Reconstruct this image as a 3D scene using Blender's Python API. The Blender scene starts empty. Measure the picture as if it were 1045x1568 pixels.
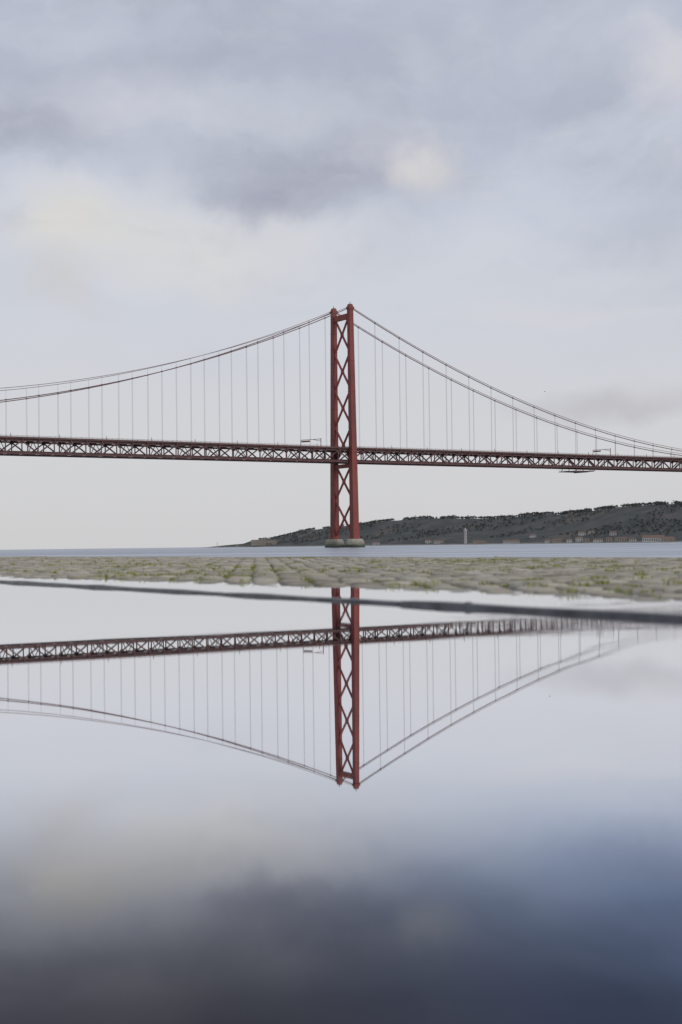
import bpy, math, random
from mathutils import Vector, Matrix, noise as mnoise
random.seed(7)
D2R=math.radians
scene=bpy.context.scene
F=2178.0; HC=0.15; W=1.45; CZ=W+HC

# ------------------------------------------------------------ helpers
def srgb(r,g,b,k=1.0):
    def f(c):
        c/=255.0
        return (c/12.92 if c<=0.04045 else ((c+0.055)/1.055)**2.4)*k
    return (f(r),f(g),f(b),1.0)
class N:
    def __init__(s,tree): s.t=tree
    def new(s,typ,**kw):
        n=s.t.nodes.new(typ)
        for k,v in kw.items(): setattr(n,k,v)
        return n
    def link(s,a,b): s.t.links.new(a,b)
    def val(s,sock,v):
        if hasattr(v,'is_output') or isinstance(v,bpy.types.NodeSocket): s.link(v,sock)
        else: sock.default_value=v
    def math(s,op,a,b=0.0,clamp=False):
        n=s.new('ShaderNodeMath',operation=op); n.use_clamp=clamp
        s.val(n.inputs[0],a); s.val(n.inputs[1],b); return n.outputs[0]
    def vmath(s,op,a,b):
        n=s.new('ShaderNodeVectorMath',operation=op)
        s.val(n.inputs[0],a); s.val(n.inputs[1],b)
        return n.outputs['Value'] if op in('LENGTH','DOT_PRODUCT') else n.outputs[0]
    def mix(s,f,a,b,blend='MIX'):
        n=s.new('ShaderNodeMix',data_type='RGBA',blend_type=blend)
        s.val(n.inputs[0],f); s.val(n.inputs[6],a); s.val(n.inputs[7],b); return n.outputs[2]
    def rng(s,v,a,b,c,d,interp='SMOOTHSTEP'):
        n=s.new('ShaderNodeMapRange',interpolation_type=interp)
        s.val(n.inputs[0],v)
        for i,x in enumerate((a,b,c,d)): n.inputs[i+1].default_value=x
        return n.outputs[0]
    def noise(s,vec,scale,detail=4,rough=.55,dist=0.0,out='Fac'):
        n=s.new('ShaderNodeTexNoise'); s.link(vec,n.inputs['Vector'])
        n.inputs['Scale'].default_value=scale; n.inputs['Detail'].default_value=detail
        n.inputs['Roughness'].default_value=rough; n.inputs['Distortion'].default_value=dist
        return n.outputs[out]
    def ramp(s,v,stops):
        n=s.new('ShaderNodeValToRGB'); s.link(v,n.inputs[0]); cr=n.color_ramp
        cr.elements[0].position=stops[0][0]; cr.elements[0].color=stops[0][1]
        cr.elements[1].position=stops[-1][0]; cr.elements[1].color=stops[-1][1]
        for p,c in stops[1:-1]:
            e=cr.elements.new(p); e.color=c
        return n.outputs[0]
def newmat(name):
    m=bpy.data.materials.new(name); m.use_nodes=True; m.node_tree.nodes.clear()
    n=N(m.node_tree); o=n.new('ShaderNodeOutputMaterial'); return m,n,o
def simple(name,c1,c2,scale,rough=.7,bump=0.0,stretch=(1,1,1),detail=5):
    m,n,o=newmat(name)
    tc=n.new('ShaderNodeTexCoord').outputs['Object']
    v=n.vmath('MULTIPLY',tc,stretch)
    f=n.rng(n.noise(v,scale,detail,.6),.3,.7,0,1)
    b=n.new('ShaderNodeBsdfPrincipled')
    n.link(n.mix(f,(*c1,1),(*c2,1)),b.inputs['Base Color'])
    b.inputs['Roughness'].default_value=rough
    b.inputs['Specular IOR Level'].default_value=.3
    if bump:
        bp=n.new('ShaderNodeBump'); bp.inputs['Distance'].default_value=bump
        n.link(f,bp.inputs['Height']); n.link(bp.outputs[0],b.inputs['Normal'])
    n.link(b.outputs[0],o.inputs[0]); return m
class MB:
    def __init__(s): s.v=[]; s.f=[]; s.c=[]
    def add(s,vs,fs,c=None):
        k=len(s.v); s.v+= [tuple(x) for x in vs]; s.f+=[tuple(i+k for i in f) for f in fs]
        if c is not None: s.c+=[c]*len(vs)
    def beam(s,p0,p1,w,h,up=(0,0,1),w1=None,h1=None,side=None):
        p0=Vector(p0);p1=Vector(p1); d=(p1-p0).normalized()
        if side is None:
            side=d.cross(Vector(up))
            if side.length<1e-4: side=d.cross(Vector((1,0,0)))
        side=(side-d*side.dot(d)).normalized()
        u=side.cross(d).normalized()
        w1=w if w1 is None else w1; h1=h if h1 is None else h1
        vs=[]
        for p,a,b in((p0,w,h),(p1,w1,h1)):
            for i,j in((-1,-1),(1,-1),(1,1),(-1,1)): vs.append(p+side*(i*a/2)+u*(j*b/2))
        s.add(vs,[(0,1,2,3),(7,6,5,4),(0,4,5,1),(1,5,6,2),(2,6,7,3),(3,7,4,0)])
    def tube(s,pts,r,n=6):
        k=len(s.v)
        for i,p in enumerate(pts):
            p=Vector(p); a=Vector(pts[max(i-1,0)]); b=Vector(pts[min(i+1,len(pts)-1)])
            d=(b-a).normalized(); sd=d.cross(Vector((0,0,1)))
            if sd.length<1e-4: sd=Vector((1,0,0))
            sd.normalize(); u=sd.cross(d)
            for j in range(n):
                an=2*math.pi*j/n; s.v.append(tuple(p+sd*math.cos(an)*r+u*math.sin(an)*r))
        for i in range(len(pts)-1):
            for j in range(n):
                s.f.append((k+i*n+j,k+i*n+(j+1)%n,k+(i+1)*n+(j+1)%n,k+(i+1)*n+j))
    def prism(s,c,rx,ry,z0,z1,n=8,rot=0,top=1.0,ax=(1,0),ay=(0,1)):
        vs=[]
        for z,k in((z0,1),(z1,top)):
            for j in range(n):
                a=rot+2*math.pi*j/n; x=math.cos(a)*rx*k; y=math.sin(a)*ry*k
                vs.append((c[0]+ax[0]*x+ay[0]*y,c[1]+ax[1]*x+ay[1]*y,z))
        fs=[tuple(range(n-1,-1,-1)),tuple(range(n,2*n))]
        fs+=[(j,(j+1)%n,n+(j+1)%n,n+j) for j in range(n)]
        s.add(vs,fs)
    def obj(s,name,mat,parent=None,smooth=False):
        me=bpy.data.meshes.new(name); me.from_pydata(s.v,[],s.f); me.update()
        if s.c:
            at=me.color_attributes.new('rnd','FLOAT_COLOR','POINT')
            flat=[]
            for c in s.c: flat+=[c,c,c,1]
            at.data.foreach_set('color',flat)
        if smooth: me.polygons.foreach_set('use_smooth',[True]*len(me.polygons))
        me.materials.append(mat)
        o=bpy.data.objects.new(name,me); scene.collection.objects.link(o)
        if parent: o.parent=parent
        return o
def empty(name):
    e=bpy.data.objects.new(name,None); scene.collection.objects.link(e); e.empty_display_size=.1; return e
def sstep(a,b,x):
    t=max(0,min(1,(x-a)/(b-a))); return t*t*(3-2*t)

# ------------------------------------------------------------ world
world=bpy.data.worlds.new("World"); scene.world=world; world.use_nodes=True
world.node_tree.nodes.clear(); n=N(world.node_tree)
SUN_DIR=Vector((.62,-.62,.48)).normalized()
tc=n.new('ShaderNodeTexCoord').outputs['Generated']
Dv=n.vmath('NORMALIZE',tc,(0,0,0))
w1=n.vmath('SUBTRACT',n.noise(Dv,5.0,6,.56,out='Color'),(.5,.5,.5))
Dw=n.vmath('ADD',Dv,n.vmath('MULTIPLY',w1,(.14,.14,.09)))
w2=n.vmath('SUBTRACT',n.noise(Dv,16.0,5,.55,out='Color'),(.5,.5,.5))
Dw=n.vmath('ADD',Dw,n.vmath('MULTIPLY',w2,(.045,.045,.032)))
sep=n.new('ShaderNodeSeparateXYZ'); n.link(Dw,sep.inputs[0])
K=10.0
def rc(r,g,b): return tuple(x*1.0 for x in srgb(r,g,b)[:3])+(1,)
base=n.ramp(sep.outputs[2],[(0.0,rc(207,207,209)),(.06,rc(210,210,213)),(.14,rc(208,210,217)),
    (.20,rc(203,207,217)),(.27,rc(194,200,214)),(.36,rc(184,190,206)),(.6,rc(176,182,198)),(1.0,rc(190,195,205))])
fb=n.noise(n.vmath('MULTIPLY',Dw,(1,1,2.0)),7.0,5,.5)
up=n.rng(sep.outputs[2],.1,.26,0.0,1.0)
base=n.mix(n.math('MULTIPLY',n.rng(fb,.48,.68,0,.6),up),base,rc(169,173,189))
base=n.mix(n.math('MULTIPLY',n.rng(fb,.50,.34,0,.7),up),base,rc(208,213,224))
blobs=[ # px,py,rx,ry,colour,strength
 (60,110,230,80,(178,182,198),.5),(40,195,130,40,(163,166,181),.8),(560,90,240,60,(176,181,198),.5),
 (760,150,120,70,(182,187,204),.45),(230,150,120,60,(206,208,219),.65),(80,20,160,30,(197,201,214),.5),
 (490,262,200,50,(164,167,183),.85),(400,300,90,25,(160,163,180),.75),(700,300,90,30,(181,185,200),.4),
 (150,345,110,65,(220,217,212),.95),(340,385,190,60,(218,217,216),.9),(110,440,60,50,(206,204,206),.75),
 (500,395,120,50,(211,212,219),.7),(650,232,45,60,(219,216,215),.95),(590,220,60,40,(205,205,213),.6),
 (420,170,160,30,(204,207,217),.6),
 (1030,130,60,60,(213,212,218),.9),(960,60,80,60,(197,201,215),.6),(850,330,200,50,(200,205,218),.6),
 (950,612,120,24,(191,189,195),.8),(1010,590,50,20,(205,203,207),.5),(860,480,160,14,(214,213,217),.6),
 (700,440,300,60,(207,210,218),.5)]
col=base
for px,py,rx,ry,c,st in blobs:
    cv=Vector(((px-528)/F,1,(835-py)/F)).normalized()
    d=n.vmath('MULTIPLY',n.vmath('SUBTRACT',Dw,tuple(cv)),(F/rx/1.25,F/rx/1.25,F/ry/1.25))
    f=n.rng(n.vmath('LENGTH',d,(0,0,0)),.1,1.3,st,0)
    col=n.mix(f,col,rc(*c))
wisp=n.noise(n.vmath('MULTIPLY',Dw,(1,1,2.2)),16,5,.55)
col=n.mix(n.math('MULTIPLY',n.rng(wisp,.45,.75,0,.20),up),col,rc(222,221,224))
col=n.mix(n.math('MULTIPLY',n.rng(wisp,.5,.28,0,.16),up),col,rc(163,167,184))
sky=n.new('ShaderNodeTexSky',sky_type='NISHITA'); sky.sun_disc=False
sky.sun_elevation=math.asin(SUN_DIR.z); sky.sun_rotation=math.atan2(SUN_DIR.x,SUN_DIR.y)
cl=n.vmath('MULTIPLY',col,(K,K,K))
fin=n.mix(.04,cl,sky.outputs[0])
bg=n.new('ShaderNodeBackground'); n.link(fin,bg.inputs[0]); bg.inputs[1].default_value=.1
wo=n.new('ShaderNodeOutputWorld'); n.link(bg.outputs[0],wo.inputs[0])

sun=bpy.data.lights.new("sun","SUN"); sun.energy=1.0; sun.angle=D2R(14); sun.color=(1,.95,.88)
so=bpy.data.objects.new("sun",sun); scene.collection.objects.link(so)
so.rotation_euler=SUN_DIR.to_track_quat('Z','Y').to_euler(); so.location=(0,-20,60)

# ------------------------------------------------------------ camera
cam=bpy.data.cameras.new("camera"); co=bpy.data.objects.new("camera",cam); scene.collection.objects.link(co)
cam.sensor_fit='VERTICAL'; cam.sensor_height=36; cam.sensor_width=24; cam.lens=50
cam.clip_start=.02; cam.clip_end=80000
R=Matrix.Rotation(D2R(90+1.35),4,'X')@Matrix.Rotation(D2R(-.71),4,'Z')
co.matrix_world=Matrix.Translation((0,0,CZ))@R
cam.dof.use_dof=True; cam.dof.focus_distance=1000; cam.dof.aperture_fstop=5.0
scene.camera=co
scene.view_settings.view_transform='Standard'; scene.view_settings.look='None'; scene.view_settings.exposure=0

# ------------------------------------------------------------ bridge
A=D2R(32.5); AX=Vector((math.cos(A),math.sin(A),0)); AC=Vector((math.sin(A),-math.cos(A),0))
T0=Vector((2.6,1120,0))
def B(t,a,z): return T0+AX*t+AC*a+Vector((0,0,z))
m_tower=simple("tower_red_paint",(.250,.066,.052),(.165,.048,.045),.12,.65,stretch=(1,1,.25))
m_truss=simple("truss_paint",(.135,.065,.058),(.088,.052,.052),.3,.7)
m_cable=simple("cable_paint",(.18,.10,.10),(.14,.09,.09),.2,.6)
m_hang=simple("hanger_wire",(.22,.17,.18),(.19,.16,.17),.2,.6)
m_deck=simple("deck_concrete",(.16,.14,.135),(.1,.085,.085),.2,.85)
m_conc,nn,oo=newmat("pier_concrete")
g=nn.new('ShaderNodeNewGeometry').outputs['Position']; sp=nn.new('ShaderNodeSeparateXYZ'); nn.link(g,sp.inputs[0])
zz=nn.math('ADD',sp.outputs[2],nn.math('MULTIPLY',nn.noise(g,.25,5),3.0))
cc=nn.ramp(nn.rng(zz,0,9,0,1,'LINEAR'),[(0,(.03,.04,.03,1)),(.32,(.06,.07,.05,1)),(.5,(.22,.215,.17,1)),(1,(.46,.44,.37,1))])
b=nn.new('ShaderNodeBsdfPrincipled'); nn.link(cc,b.inputs[0]); b.inputs['Roughness'].default_value=.85; nn.link(b.outputs[0],oo.inputs[0])

bridge=empty("suspension_bridge")
MAIN=898.0; SIDE=425.0
HT=188.0
def aleg(z): return 14.6-(14.6-12.0)*z/190.0
def tower(tt):
    mb=MB()
    for sg in(-1,1):
        zs=[5.5]+[8+29*i for i in range(7)]+[187.0]
        for i in range(len(zs)-1):
            z0,z1=zs[i],zs[i+1]
            def wd(z): k=z/190; return 5.0-1.5*k,5.2-1.6*k
            a0,b0=wd(z0);a1,b1=wd(z1)
            mb.beam(B(tt,sg*aleg(z0),z0),B(tt,sg*aleg(z1),z1),a0,b0,w1=a1,h1=b1,side=AX)
        # splice bands
        for z in range(14,186,12):
            k=z/190; mb.beam(B(tt,sg*aleg(z),z-.2),B(tt,sg*aleg(z),z+.2),5.3-1.5*k,5.5-1.6*k,side=AX)
        for si in(-1,1):
            for sj in(-1,1):
                mb.beam(B(tt+si*2.2,sg*aleg(6)+sj*2.3,6),B(tt+si*1.5,sg*aleg(186)+sj*1.55,186),.8,.8,side=AX,w1=.6,h1=.6)
        mb.beam(B(tt,sg*aleg(6),5.2),B(tt,sg*aleg(6),8.5),7.4,7.8,w1=5.6,h1=5.8,side=AX)
        # saddle housing
        mb.beam(B(tt,sg*12,186.5),B(tt,sg*12,188.2),5.0,4.8,side=AX)
        mb.beam(B(tt,sg*12,188.1),B(tt,sg*12,190.6),4.2,3.8,w1=2.4,h1=3.0,side=AX)
        mb.beam(B(tt,sg*12,190.5),B(tt,sg*12,192.4),.35,.35,side=AX)
    # X bracing
    for i in range(6):
        z0=8+29*i; z1=z0+29
        for s2 in(-1,1):
            mb.beam(B(tt+.05*s2,s2*(aleg(z0)-1.8),z0+.6),B(tt+.05*s2,-s2*(aleg(z1)-1.8),z1-.6),1.3,1.15+.02*s2,side=AX)
        mb.beam(B(tt,-1.3,(z0+z1)/2),B(tt,1.3,(z0+z1)/2),1.6,2.4)
        for s2 in(-1,1): # gussets
            mb.beam(B(tt,s2*(aleg(z0)-2.2),z0-1.6),B(tt,s2*(aleg(z0)-2.2),z0+1.6),1.6,1.6,side=AX)
    # portal struts
    mb.beam(B(tt,-12,181.5),B(tt,12,181.5),2.6,4.2)
    mb.beam(B(tt,-13.3,64),B(tt,13.3,64),2.6,3.0)
    return mb
tower(0).obj("tower_frame",m_tower,bridge)
tower(MAIN).obj("far_tower_frame",m_tower,bridge)
def pier(tt):
    mb=MB()
    ax=(AX.x,AX.y); ay=(AC.x,AC.y)
    c=B(tt,0,0)
    mb.prism((c.x,c.y),11.0,24.0,-6,1.6,16,math.pi/16,1.0,ax,ay)
    mb.prism((c.x,c.y),10.2,22.8,1.55,2.1,16,math.pi/16,.98,ax,ay)
    for sg in(-1,1):
        q=B(tt,sg*14.6,0)
        mb.prism((q.x,q.y),8.2,7.2,2.0,5.3,12,math.pi/12,.93,ax,ay)
        mb.prism((q.x,q.y),7.0,6.0,5.25,6.6,12,math.pi/12,.93,ax,ay)
        for k in range(7):
            an=k/7*2*math.pi; p=(q.x+AX.x*7.3*math.cos(an)+AC.x*6.4*math.sin(an),q.y+AX.y*7.3*math.cos(an)+AC.y*6.4*math.sin(an))
            mb.prism(p,.16,.16,5.2,6.6,5)
    return mb
pier(0).obj("tower_pier",m_conc,bridge); pier(MAIN).obj("far_tower_pier",m_conc,bridge)

# deck truss
ZT=78.0; ZB=66.6; TH=10.2; P=11.6
tr=MB(); dk=MB()
i0=-int(950/P); i1=int((MAIN+SIDE)/P)+1
for sg in(-1,1):
    a=sg*TH
    for i in range(i0,i1,4):
        t0=i*P; t1=min(i+4,i1)*P
        tr.beam(B(t0,a,ZT-1.9),B(t1,a,ZT-1.9),1.0,1.2)
        tr.beam(B(t0,a,ZB+.6),B(t1,a,ZB+.6),1.05,1.25)
    for i in range(i0,i1):
        t=i*P
        tr.beam(B(t,a,ZB+1),B(t,a,ZT-2),.62,.7,side=AX)
        if i%2==0: tr.beam(B(t,a,ZB+.8),B(t+P,a,ZT-2.2),.9,.8)
        else: tr.beam(B(t,a,ZT-2.2),B(t+P,a,ZB+.8),.9,.8)
        tr.beam(B(t-1.2,a,ZB+1.5),B(t+1.2,a,ZB+1.5),.8,1.3)
        tr.beam(B(t-1.3,a,ZT-2.9),B(t+1.3,a,ZT-2.9),.8,1.3)
for i in range(i0,i1):
    t=i*P
    tr.beam(B(t,-12.3,ZT-1.3),B(t,12.3,ZT-1.3),.6,1.5)
    tr.beam(B(t,-TH,ZB+1.0),B(t,TH,ZB+1.0),.6,1.35)
    s=1 if i%2 else -1
    tr.beam(B(t,-TH*s,ZB+.5),B(t+P,TH*s,ZB+.5),.45,.45)
    if i%2==0:
        tr.beam(B(t,-TH,ZB+1.5),B(t,0,ZT-2),.4,.4); tr.beam(B(t,TH,ZB+1.5),B(t,0,ZT-2),.4,.4)
for i in range(i0,i1,4):
    t0=i*P; t1=min(i+4,i1)*P
    dk.beam(B(t0,0,ZT-.35),B(t1,0,ZT-.35),23.6,.5)
    for a in(-5,0,5): tr.beam(B(t0,a,ZT-1.0),B(t1,a,ZT-1.0),.4,.8)
    for a in(-3.6,-1.7,1.7,3.6): tr.beam(B(t0,a,ZB+2.1),B(t1,a,ZB+2.1),.5,.9)
    for sg in(-1,1):
        tr.beam(B(t0,sg*11.85,ZT-.3),B(t1,sg*11.85,ZT-.3),.3,1.3)
        for h in(.75,1.15): tr.beam(B(t0,sg*11.8,ZT+h),B(t1,sg*11.8,ZT+h),.13,.13)
for i in range(i0*3,i1*3):
    for sg in(-1,1): tr.beam(B(i*P/3,sg*11.8,ZT+.2),B(i*P/3,sg*11.8,ZT+1.2),.14,.14)
for i in range(i0,i1,3):
    for sg in(-1,1):
        tr.beam(B(i*P+3,sg*12.0,ZT),B(i*P+3,sg*12.0,ZT+2.7),.3,.3)
tr.obj("deck_truss",m_truss,bridge); dk.obj("road_deck",m_deck,bridge)

def h_main(t):
    if t<0: s=-t; return HT-.45*s+.00052*s*s
    if t>MAIN: s=t-MAIN; return HT-.45*s+.00052*s*s
    return 80.2+(HT-80.2)*((t-MAIN/2)/(MAIN/2))**2
def h_sec(t):
    if t<0: s=-t; return HT+1.0-.43*s+.00054*s*s
    if t>MAIN: s=t-MAIN; return HT+1.0-.43*s+.00054*s*s
    return 82.0+(HT+1.0-82.0)*((t-MAIN/2)/(MAIN/2))**2
cb=MB(); hg=MB()
for sg in(-1,1):
    for a0,b0 in((-SIDE,0),(0,MAIN),(MAIN,MAIN+SIDE)):
        nseg=60; ts=[a0+(b0-a0)*k/nseg for k in range(nseg+1)]
        cb.tube([B(t,sg*12,h_main(t)) for t in ts],.36)
        cb.tube([B(t,sg*12,h_sec(t)) for t in ts],.2)
    cb.tube([B(-SIDE,sg*12,h_main(-SIDE)),B(-SIDE-160,sg*12,ZT-40)],.36)
    cb.tube([B(MAIN+SIDE,sg*12,h_main(MAIN+SIDE)),B(MAIN+SIDE+160,sg*12,ZT-40)],.36)
    i=-int(SIDE/P)
    while i*P<MAIN+SIDE:
        t=i*P
        if (i%2==0) and abs(t)>4 and abs(t-MAIN)>4:
            for dt in(-.3,.3):
                hg.beam(B(t+dt,sg*12,ZT-1.2),B(t+dt,sg*12,h_main(t)),.095,.095,side=AX)
            hg.beam(B(t,sg*12,h_main(t)-.1),B(t,sg*12,max(h_sec(t),h_main(t)+.3)),.1,.1,side=AX)
            cb.beam(B(t-.4,sg*12,h_main(t-.4)),B(t+.4,sg*12,h_main(t+.4)),.95,1.0)
        i+=1
cb.obj("main_cables",m_cable,bridge,True); hg.obj("hangers",m_hang,bridge)
sp_=MB()
for t in(-SIDE,-SIDE-90,-SIDE-180,-SIDE-270,-SIDE-360,-SIDE-450,MAIN+SIDE):
    for sg in(-1,1): sp_.beam(B(t,sg*9,-6),B(t,sg*9,ZB-.1),6,5,w1=4,h1=4,side=AX)
    sp_.beam(B(t,-9,ZB-3),B(t,9,ZB-3),3.4,4.6)
sp_.obj("viaduct_piers",m_conc,bridge)
def sign_gantry(t):
    g=MB()
    g.beam(B(t,11.5,ZT),B(t,11.5,ZT+6.6),.4,.4,side=AX)
    g.beam(B(t+.4,11.5,ZT+6.0),B(t-13,3.0,ZT+5.2),.35,.4)
    g.beam(B(t,11.5,ZT+4.2),B(t-5,8.2,ZT+5.6),.3,.3)
    g.beam(B(t-7,6.8,ZT+4.3),B(t-12.6,3.3,ZT+4.0),.3,1.2)
    g.beam(B(t-12.9,3.0,ZT),B(t-12.9,3.0,ZT+5.4),.25,.25,side=AX)
    g.obj("sign_gantry",m_truss,bridge)
sign_gantry(-28); sign_gantry(273)
ip=MB(); t=245
ip.beam(B(t-13,0,ZB-2.6),B(t+9,0,ZB-2.6),22,.5)
ip.beam(B(t-13,11,ZB-1.5),B(t+9,11,ZB-1.5),.2,.25); ip.beam(B(t-13,-11,ZB-1.5),B(t+9,-11,ZB-1.5),.2,.25)
for k in(-11,-3,5):
    for a in(-9.5,9.5): ip.beam(B(t+k,a,ZB-2.6),B(t+k+1.5,a,ZB+.3),.4,.4)
ip.beam(B(t+3,0,ZB-3.3),B(t+12,0,ZB-1.9),18,.5)
ip.obj("inspection_platform",m_truss,bridge)

# ------------------------------------------------------------ river
m_riv,nn,oo=newmat("river_water")
g=nn.new('ShaderNodeNewGeometry').outputs['Position']
v=nn.vmath('MULTIPLY',g,(.35,1,1))
n1=nn.noise(v,.02,6,.6); n2=nn.noise(g,1.3,5,.6); n3=nn.noise(nn.vmath('MULTIPLY',g,(.3,1,1)),.006,4,.6)
bp=nn.new('ShaderNodeBump'); bp.inputs['Distance'].default_value=.05
nn.link(n2,bp.inputs['Height'])
gl=nn.new('ShaderNodeBsdfGlossy'); gl.inputs['Roughness'].default_value=.3
nn.link(nn.mix(nn.rng(n3,.35,.65,0,1),(.70,.74,.79,1),(.86,.88,.90,1)),gl.inputs[0]); nn.link(bp.outputs[0],gl.inputs['Normal'])
df=nn.new('ShaderNodeBsdfDiffuse'); df.inputs[0].default_value=(.12,.145,.175,1)
mx=nn.new('ShaderNodeMixShader'); nn.link(nn.rng(n1,.35,.7,.60,.96),mx.inputs[0]); nn.link(df.outputs[0],mx.inputs[1]); nn.link(gl.outputs[0],mx.inputs[2])
nn.link(mx.outputs[0],oo.inputs[0])
rv=MB(); rv.add([(-30000,-3000,0),(30000,-3000,0),(30000,45000,0),(-30000,45000,0)],[(0,1,2,3)])
rv.obj("river",m_riv)

# ------------------------------------------------------------ quay
NV=Vector((.866,.5,0)); EV=Vector((.5,-.866,0))
def Q(s_,n_,z): return NV*n_+EV*s_+Vector((0,0,W+z))
NE=8.0; NK=1.93
m_ground=simple("pavement_concrete",(.20,.19,.17),(.12,.115,.105),.8,.8,.004)
gd=MB()
gd.add([Q(-900,-900,-.07),Q(500,-900,-.07),Q(500,NE-.3,-.07),Q(-900,NE-.3,-.07)],[(0,1,2,3)])
gd.obj("ground",m_ground)
m_wall=simple("quay_stone",(.42,.38,.31),(.30,.27,.21),1.5,.85,.01)
qw=MB()
ks=-120.0
while ks<60:
    L=1.2+random.random()*.3
    z=.010+random.uniform(-.004,.004)
    c0=Q(ks+.006,NE-.15,-.16+z);c1=Q(ks+L-.006,NE-.15,-.16+z)
    qw.beam(c0,c1,.38,.34); ks+=L
qw.beam(Q(-900,NE-.35,-1.9),Q(500,NE-.35,-1.9),.6,3.5)
qw.obj("quay_wall",m_wall)

def ztop(s_,n_):
    edge=2.40+.22*mnoise.noise(Vector((s_*.6,0,8.0)))+.05*mnoise.noise(Vector((s_*3.0,0,2.0)))
    z=-.004+(n_-edge)*.040
    z=min(z,.012+(n_-2.9)*.0024)
    z+=.004*mnoise.noise(Vector((s_*.55,n_*1.3,1.7)))+.002*mnoise.noise(Vector((s_*2.1,n_*2.7,4.1)))
    return z
cob=MB(); C=.135
s_=-62.0; row=0
while s_<5:
    n_=2.02+(.5*C if row%2 else 0)
    while n_<NE-.36:
        cs=s_+random.uniform(-.012,.012); cn=n_+random.uniform(-.012,.012)
        hs=C*.5-random.uniform(.008,.018); hn=C*.5-random.uniform(.008,.018)
        zt=ztop(cs,cn)+random.uniform(-.003,.0035)
        rot=random.uniform(-.18,.18); cr,sr=math.cos(rot),math.sin(rot)
        tl=random.uniform(-.045,.045); tm=random.uniform(-.045,.045)
        vs=[]
        for z,k in((-.035,1.0),(-.010,1.0),(-.002,.86),(0.0,.62)):
            for j in range(8):
                an=(j+.5)*math.pi/4; ca,sa=math.cos(an),math.sin(an)
                m=1/max(abs(ca),abs(sa)); m=1+(m-1)*.85
                a=ca*m*hs*k*random.uniform(.92,1.04); bb=sa*m*hn*k*random.uniform(.92,1.04)
                vs.append(Q(cs+a*cr-bb*sr,cn+a*sr+bb*cr,zt+z+a*tl+bb*tm))
        vs.append(Q(cs,cn,zt+.0005))
        fs=[]
        for lv in range(3):
            for j in range(8): fs.append((lv*8+j,lv*8+(j+1)%8,lv*8+8+(j+1)%8,lv*8+8+j))
        for j in range(8): fs.append((24+j,24+(j+1)%8,32))
        cob.add(vs,fs,random.random())
        n_+=C
    s_+=C; row+=1
m_cob,nn,oo=newmat("cobblestone")
at=nn.new('ShaderNodeAttribute'); at.attribute_name='rnd'
g=nn.new('ShaderNodeNewGeometry').outputs['Position']
c=nn.ramp(at.outputs['Fac'],[(0,(.25,.225,.18,1)),(.3,(.40,.36,.29,1)),(.8,(.54,.49,.40,1)),(1,(.33,.31,.275,1))])
c=nn.mix(nn.rng(nn.noise(g,18,5,.65),.42,.70,0,.5),c,(.22,.19,.14,1))
c=nn.mix(nn.rng(nn.noise(g,1.1,4,.6),.54,.74,0,.35),c,(.33,.31,.14,1))
sp=nn.new('ShaderNodeSeparateXYZ'); nn.link(g,sp.inputs[0])
wet=nn.rng(sp.outputs[2],W-.002,W+.007,1,0)
c=nn.mix(nn.math('MULTIPLY',wet,.5),c,(.10,.088,.068,1))
b=nn.new('ShaderNodeBsdfPrincipled'); nn.link(c,b.inputs[0]); nn.link(nn.rng(wet,0,1,.95,.35),b.inputs['Roughness'])
b.inputs['Specular IOR Level'].default_value=.15
bp=nn.new('ShaderNodeBump'); bp.inputs['Distance'].default_value=.005; nn.link(nn.noise(g,45,5,.6),bp.inputs['Height']); nn.link(bp.outputs[0],b.inputs['Normal'])
nn.link(b.outputs[0],oo.inputs[0])
cob.obj("cobblestone_pavement",m_cob,None,True)
m_moss,nn,oo=newmat("mossy_joint_soil")
g=nn.new('ShaderNodeNewGeometry').outputs['Position']
c=nn.mix(nn.rng(nn.noise(g,2.0,5,.6),.40,.58,0,1),(.09,.075,.05,1),(.16,.175,.035,1))
b=nn.new('ShaderNodeBsdfPrincipled'); nn.link(c,b.inputs[0]); b.inputs['Roughness'].default_value=.95; nn.link(b.outputs[0],oo.inputs[0])
bed=MB(); ns=260; nnn=44
for i in range(ns+1):
    for j in range(nnn+1):
        ss=-66+72*i/ns; n2_=2.0+(NE-.33-2.0)*j/nnn
        bed.v.append(tuple(Q(ss,n2_,ztop(ss,n2_)-.011)))
for i in range(ns):
    for j in range(nnn):
        k=i*(nnn+1)+j; bed.f.append((k,k+1,k+nnn+2,k+nnn+1))
bed.obj("joint_soil",m_moss,None,True)
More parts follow.
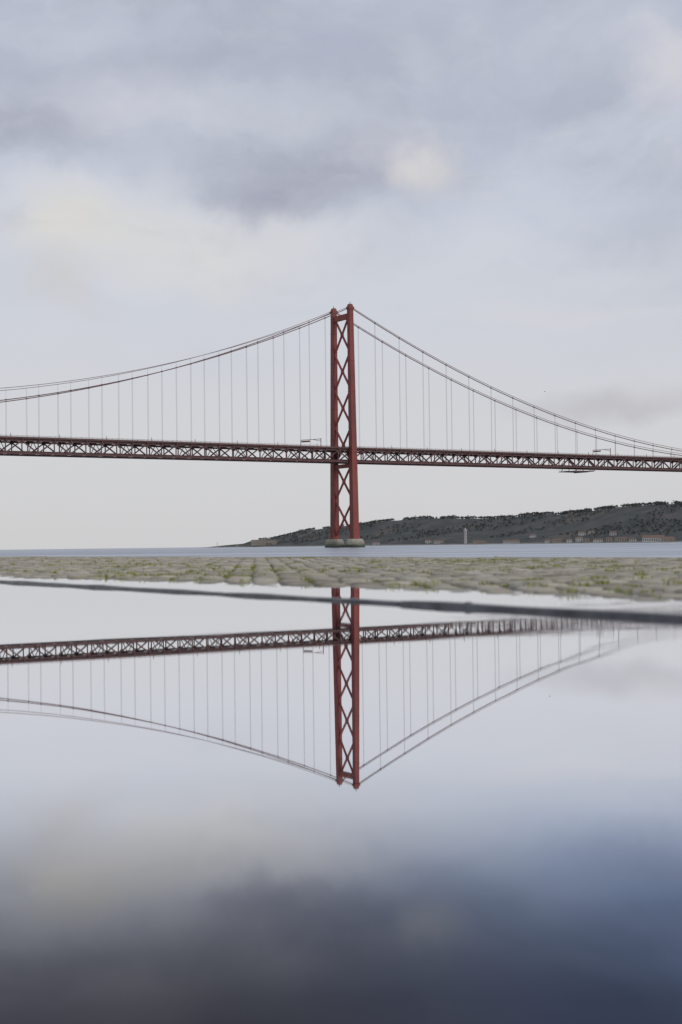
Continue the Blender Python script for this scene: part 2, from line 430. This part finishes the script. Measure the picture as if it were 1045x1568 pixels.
# grass tufts: clumps growing along the joints
m_grass=simple("grass_blades",(.21,.245,.03),(.33,.32,.08),30,.85)
gr=MB(); cnt=0
while cnt<2100:
    ss=random.uniform(-24,1); n2_=random.uniform(2.55,NE-.5)
    dens=mnoise.noise(Vector((ss*.5,n2_*.9,9.0)))+.5*mnoise.noise(Vector((ss*2.0,n2_*2.0,3.0)))
    if dens+random.uniform(-.35,.35)+(ss+7)*.035<.02: cnt+=.2; continue
    along=random.random()<.55
    if along: ss=round(ss/C)*C+C*.5
    else: n2_=2.02+round((n2_-2.02)/C)*C+C*.5
    z=ztop(ss,n2_)-.012
    if z<-.010: cnt+=.2; continue
    big=random.random()**2
    for k in range(random.randint(12,24)):
        an=random.uniform(0,6.28); h=random.uniform(.010,.019)*(1+.8*big); ln=random.uniform(.003,.014)
        sp1=.04*random.gauss(0,.6); sp2=.009*random.gauss(0,.7)
        bx=ss+(sp2 if along else sp1); bn=n2_+(sp1 if along else sp2)
        w=.0026
        gr.add([Q(bx-w*math.sin(an),bn+w*math.cos(an),z),Q(bx+w*math.sin(an),bn-w*math.cos(an),z),
                Q(bx+ln*.5*math.cos(an)+w*.8*math.sin(an),bn+ln*.5*math.sin(an)-w*.8*math.cos(an),z+h*.6),
                Q(bx+ln*.5*math.cos(an)-w*.8*math.sin(an),bn+ln*.5*math.sin(an)+w*.8*math.cos(an),z+h*.6),
                Q(bx+ln*math.cos(an),bn+ln*math.sin(an),z+h)],[(0,1,2,3),(3,2,4)])
    cnt+=1
gr.obj("grass",m_grass)
# kerb edging between the two sheets of water
m_kerb=simple("wet_dark_edging",(.045,.046,.052),(.14,.14,.15),9,.3,.002)
kb=MB(); ks=-40.0
while ks<5:
    L=1.0+random.random()*.25
    zj=random.uniform(-.002,.001)
    segs=10
    for q in range(segs):
        a=ks+.004+(L-.008)*q/segs; bq=ks+.004+(L-.008)*(q+1)/segs
        z0=zj+.004*mnoise.noise(Vector((a*3,0,0))); z1=zj+.004*mnoise.noise(Vector((bq*3,0,0)))
        kb.beam(Q(a,NK,z0-.012),Q(bq,NK,z1-.012),.050,.038)
        kb.beam(Q(a,NK,z0+.0065),Q(bq,NK,z1+.0065),.038,.005)
    ks+=L
q0=Q(-2.75,NK,0)
kb.prism((q0.x,q0.y),.018,.018,W-.02,W+.010,10); kb.prism((q0.x,q0.y),.012,.012,W+.0099,W+.014,10,0,.6)
kb.obj("kerb",m_kerb)
# puddles
m_pud,nn,oo=newmat("puddle_water")
g=nn.new('ShaderNodeNewGeometry').outputs['Position']
sp=nn.new('ShaderNodeSeparateXYZ'); nn.link(g,sp.inputs[0])
lw=nn.new('ShaderNodeLayerWeight'); lw.inputs[0].default_value=.5
G=lambda x:(x,x,x,1)
fc=lw.outputs['Facing']
fac=nn.ramp(fc,[(.60,G(.02)),(.675,G(.04)),(.70,G(.075)),(.73,G(.17)),(.76,G(.32)),(.79,G(.54)),(.82,G(.78)),(.85,G(.92)),(.89,G(.97)),(1,G(.98))])
silt_clouds=nn.noise(nn.vmath('MULTIPLY',g,(1.0,.6,1)),9,4,.55,1.0)  # silt noise, also painting dark cloud reflections into reflectance and bed colour
fac=nn.math('MULTIPLY',fac,nn.math('SUBTRACT',1.0,nn.math('MULTIPLY',nn.rng(silt_clouds,.42,.66,0,.16),nn.rng(fc,.84,.75,0,1))))
right=nn.rng(nn.math('ADD',sp.outputs[0],nn.math('MULTIPLY',nn.math('SUBTRACT',silt_clouds,.5),.12)),-.06,.15,0,1)
rp=nn.math('MULTIPLY',nn.rng(sp.outputs[0],.05,.6,.12,1.0),nn.rng(sp.outputs[1],1.6,3.0,.25,1.0))
hgt=nn.math('MULTIPLY',nn.noise(g,5.0,3,.5),rp)
bp=nn.new('ShaderNodeBump'); bp.inputs['Distance'].default_value=.0010; nn.link(hgt,bp.inputs['Height'])
gl=nn.new('ShaderNodeBsdfGlossy')
nn.link(nn.mix(nn.math('MULTIPLY',nn.rng(fc,.86,.75,0,1),right),(.975,.98,1,1),(.62,.77,1.0,1)),gl.inputs[0])
nn.link(nn.rng(rp,0,1,.012,.045),gl.inputs['Roughness']); nn.link(bp.outputs[0],gl.inputs['Normal'])
bc=nn.mix(right,(.042,.040,.048,1),(.034,.048,.100,1))
bc=nn.mix(nn.rng(silt_clouds,.35,.68,0,.5),bc,(.020,.020,.027,1))
df=nn.new('ShaderNodeBsdfDiffuse'); nn.link(bc,df.inputs[0])
mx=nn.new('ShaderNodeMixShader'); nn.link(fac,mx.inputs[0]); nn.link(df.outputs[0],mx.inputs[1]); nn.link(gl.outputs[0],mx.inputs[2]); nn.link(mx.outputs[0],oo.inputs[0])
pd=MB(); pts=[Q(-45,NK-.024,0),Q(8,NK-.024,0)]
for k in range(40):
    s2=8-53*k/39; pts.append(Q(s2,-7+1.2*math.sin(k*.9)+.8*math.sin(k*2.3),0))
pd.add(pts,[tuple(range(len(pts)))])
pd.obj("puddle",m_pud)
pd=MB(); pd.add([Q(-45,NK+.024,.0),Q(8,NK+.024,.0),Q(8,3.6,.0),Q(-45,3.6,.0)],[(0,1,2,3)])
pd.obj("puddle",m_pud)

# ------------------------------------------------------------ far bank
prof=[(300,0),(318,.8),(345,3),(372,5),(385,9),(425,14),(460,21),(505,27),(560,34),(600,38),(650,41.5),(700,40),(740,38.5),(780,40),(815,45),(850,43),(900,48),(950,53.5),(1000,57),(1045,58),(1200,62),(1500,58),(1900,50)]
def lerp(tab,x):
    if x<=tab[0][0]: return tab[0][1]
    for (a,b),(c_,d) in zip(tab,tab[1:]):
        if x<=c_: return b+(d-b)*(x-a)/(c_-a)
    return tab[-1][1]
dist=[(300,4500),(385,4000),(600,3300),(1045,2500),(1500,2100),(1900,1900)]
def bank(px,r):
    d=lerp(dist,px)+r*900; u=(px-522)/F
    x=u*d; y=d
    g=sstep(.02,.14,r)*.22+sstep(.12,.62,r)*.78
    if r>.65: g-= .35*(r-.65)
    p=lerp(prof,px)
    z=p*g*(d/F)
    nz=mnoise.fractal(Vector((x*.006,y*.004,2.0)),1.0,2.0,5)
    z+=nz*min(z,26)*.30*(1-.6*sstep(.5,.62,r))
    nz2=mnoise.noise(Vector((px*.06,0,0)))*1.8
    z+= nz2*g*min(1,p/30)
    return Vector((x,y,max(z,0)+1.2*sstep(0,.01,r)*min(1,p/3)-.3))
ter=MB(); nc=420; nr=44
for i in range(nc+1):
    px=300+1600*(i/nc)
    for j in range(nr+1): ter.v.append(tuple(bank(px,j/nr)))
for i in range(nc):
    for j in range(nr):
        k=i*(nr+1)+j; ter.f.append((k,k+nr+1,k+nr+2,k+1))
m_hill,nn,oo=newmat("hillside_scrub")  # scrub and earth tones with aerial haze mixed into the colours
g=nn.new('ShaderNodeNewGeometry').outputs['Position']
c=nn.mix(nn.rng(nn.noise(g,.018,7,.65),.4,.62,0,1),(.096,.102,.102,1),(.125,.128,.120,1))
c=nn.mix(nn.rng(nn.noise(g,.007,6,.6),.50,.62,0,.65),c,(.165,.148,.136,1))
c=nn.mix(nn.rng(nn.noise(g,.08,4,.6),.5,.75,0,.35),c,(.084,.090,.092,1))
sp=nn.new('ShaderNodeSeparateXYZ'); nn.link(g,sp.inputs[0])
c=nn.mix(nn.rng(sp.outputs[2],1.0,3.5,.9,0),c,(.29,.275,.25,1))
b=nn.new('ShaderNodeBsdfDiffuse'); nn.link(c,b.inputs[0]); nn.link(b.outputs[0],oo.inputs[0])
ter.obj("hills",m_hill,None,True)
# woodland mass
m_tree=simple("distant_foliage",(.080,.088,.088),(.104,.112,.106),.12,.9)  # leaf colour lightened and greyed to carry the distance haze
tm_=MB(); k=0
while k<3800:
    px=random.uniform(395,1250)
    r=random.choice([random.uniform(.56,.66),random.uniform(.1,.62)])
    x_=bank(px,r)
    if r<.55 and mnoise.noise(Vector((x_.x*.006,x_.y*.006,5)))<-.02: k+=.5; continue
    if r>=.55 and mnoise.noise(Vector((px*.05,3,5)))+random.uniform(-.35,.35)<-.12: k+=.5; continue
    H=random.uniform(3.5,7)*(1.4 if random.random()<.07 else 1); rr=H*random.uniform(.4,.7)
    tm_.add([x_+Vector((-.3,0,-1)),x_+Vector((.3,0,-1)),x_+Vector((.15,0,H*.6)),x_+Vector((-.15,0,H*.6))],[(0,1,2,3)])
    for q in range(16):
        d=Vector((random.gauss(0,1),random.gauss(0,1),random.gauss(0,1))).normalized()*random.random()**.4
        c0=x_+Vector((d.x*rr,d.y*rr,H*.62+d.z*H*.36))
        s1=random.uniform(.9,1.7)
        a=Vector((random.uniform(-1,1),random.uniform(-1,1),random.uniform(-1,1))).normalized()*s1
        b_=Vector((random.uniform(-1,1),random.uniform(-1,1),random.uniform(-1,1))).normalized()*s1
        tm_.add([c0-a,c0+b_*.8,c0+a,c0-b_],[(0,1,2,3)])
    k+=1
tm_.obj("distant_trees",m_tree)
# buildings on the bank
m_white=simple("white_render",(.46,.455,.44),(.37,.365,.35),.3,.85)
m_ochre=simple("ochre_render",(.33,.285,.24),(.26,.23,.20),.3,.85)
m_roof=simple("terracotta_roof",(.22,.145,.12),(.17,.12,.10),.6,.85)
m_win=simple("dark_window",(.08,.085,.09),(.065,.07,.075),1,.3)
def house(name,px,r,w,d,h,rot,wall,flat=False,floors=2):
    o=empty(name); p=bank(px,r); o.location=p-Vector((0,0,.6)); o.rotation_euler=(0,0,rot)
    a=MB(); a.beam((-w/2,0,h/2),(w/2,0,h/2),d,h); a.obj("walls",wall,o)
    rf=MB()
    if flat:
        rf.beam((-w/2-.3,0,h+.35),(w/2+.3,0,h+.35),d+.6,.7); rf.beam((-w*.2,0,h+1.6),(w*.05,0,h+1.6),d*.4,1.8)
    else:
        e=.5; z0=h+.01; z1=h+d*.28
        rf.add([(-w/2-e,-d/2-e,z0),(w/2+e,-d/2-e,z0),(w/2+e,d/2+e,z0),(-w/2-e,d/2+e,z0),(-w/2+1,0,z1),(w/2-1,0,z1)],
               [(0,1,5,4),(1,2,5),(2,3,4,5),(3,0,4),(3,2,1,0)])
        rf.beam((w*.25,d*.1,z1-.8),(w*.25,d*.1,z1+.9),.8,.8)
    rf.obj("roof",m_roof if not flat else wall,o)
    wn=MB(); nw=max(2,int(w/4))
    for f in range(floors):
        zc=h*(f+.55)/floors
        for q in range(nw):
            xc=-w/2+w*(q+.5)/nw
            wn.beam((xc,-d/2-.02,zc-h/floors*.26),(xc,-d/2-.02,zc+h/floors*.26),w/nw*.4,.08,side=Vector((1,0,0)))
    wn.obj("windows",m_win,o)
random.seed(21)
for px,w,h,wl,fl in((838,12,6,m_white,2),(852,20,6,m_ochre,2),(871,10,7,m_white,2),(886,14,8,m_white,2),(897,11,6,m_ochre,2),
    (915,18,6,m_white,2),(932,10,7,m_ochre,2),(950,22,6,m_ochre,2),(968,12,6,m_white,2),(655,14,6,m_white,2),(671,22,5,m_white,1),(733,26,6,m_ochre,1),(575,16,6,m_white,2)):
    house("house",px,random.uniform(.015,.06),w,9,h,random.uniform(-.4,.1),wl,floors=fl)
for px,r in((890,.13),(905,.16),(938,.12),(815,.12)): house("house",px,r,13,9,6,random.uniform(-.4,.2),m_white)
house("warehouse",1000,.03,40,18,8,-.25,m_white,floors=1)
house("warehouse",1022,.02,24,14,6,-.25,m_ochre,floors=1)
house("warehouse",782,.015,34,14,5,-.2,m_white,floors=1)
house("fortress_building",404,.12,74,30,16,.05,m_ochre,True,4)
wt=empty("water_tower"); p=bank(712,.05); wt.location=p
a=MB(); a.prism((0,0),3.4,3.4,-1,26,16,0,.82); a.obj("shaft",m_white,wt,False)
a=MB(); a.prism((0,0),3.6,3.6,25.9,30.5,16,0,1.15); a.prism((0,0),4.4,4.4,30.4,31.0,16); a.prism((0,0),2.2,2.2,30.9,34,12,0,.5); a.obj("tank",m_white,wt)
a=MB()
for z in(6,12,18,23): a.beam((0,-3.35,z),(0,-3.35,z+1.6),.9,.3,side=Vector((1,0,0)))
a.obj("windows",m_win,wt)
for px,h in((332,14),(362,9)):
    bcn=empty("harbour_beacon"); p=bank(px,.02); bcn.location=(p.x,p.y,0)
    a=MB(); a.prism((0,0),1.6,1.6,-1,3,10,0,.9); a.prism((0,0),.9,.9,3,h,8,0,.6); a.prism((0,0),1.3,1.3,h,h+.5,10); a.prism((0,0),.8,.8,h+.5,h+2.4,8,0,.4)
    a.obj("beacon_body",m_white,bcn)
# seagull
m_gull=simple("grey_feathers",(.18,.18,.19),(.12,.12,.13),8,.8)
gu=MB(); c0=Vector(((837-522)/F*520,520,(832-600)/F*520+CZ))
gu.tube([c0+Vector((-.28,0,0)),c0+Vector((-.16,0,.02)),c0+Vector((.05,0,.03)),c0+Vector((.2,0,.03)),c0+Vector((.3,0,.02))],.07,6)
for sg in(-1,1):
    gu.add([c0+Vector((.1,0,.04)),c0+Vector((-.12,0,.04)),c0+Vector((-.1,sg*.35,.2)),c0+Vector((.1,sg*.35,.2)),c0+Vector((-.22,sg*.75,.1))],[(0,1,2,3),(3,2,4)])
gu.add([c0+Vector((-.25,0,.01)),c0+Vector((-.45,.09,.01)),c0+Vector((-.45,-.09,.01))],[(0,1,2)])
gu.obj("seagull",m_gull)
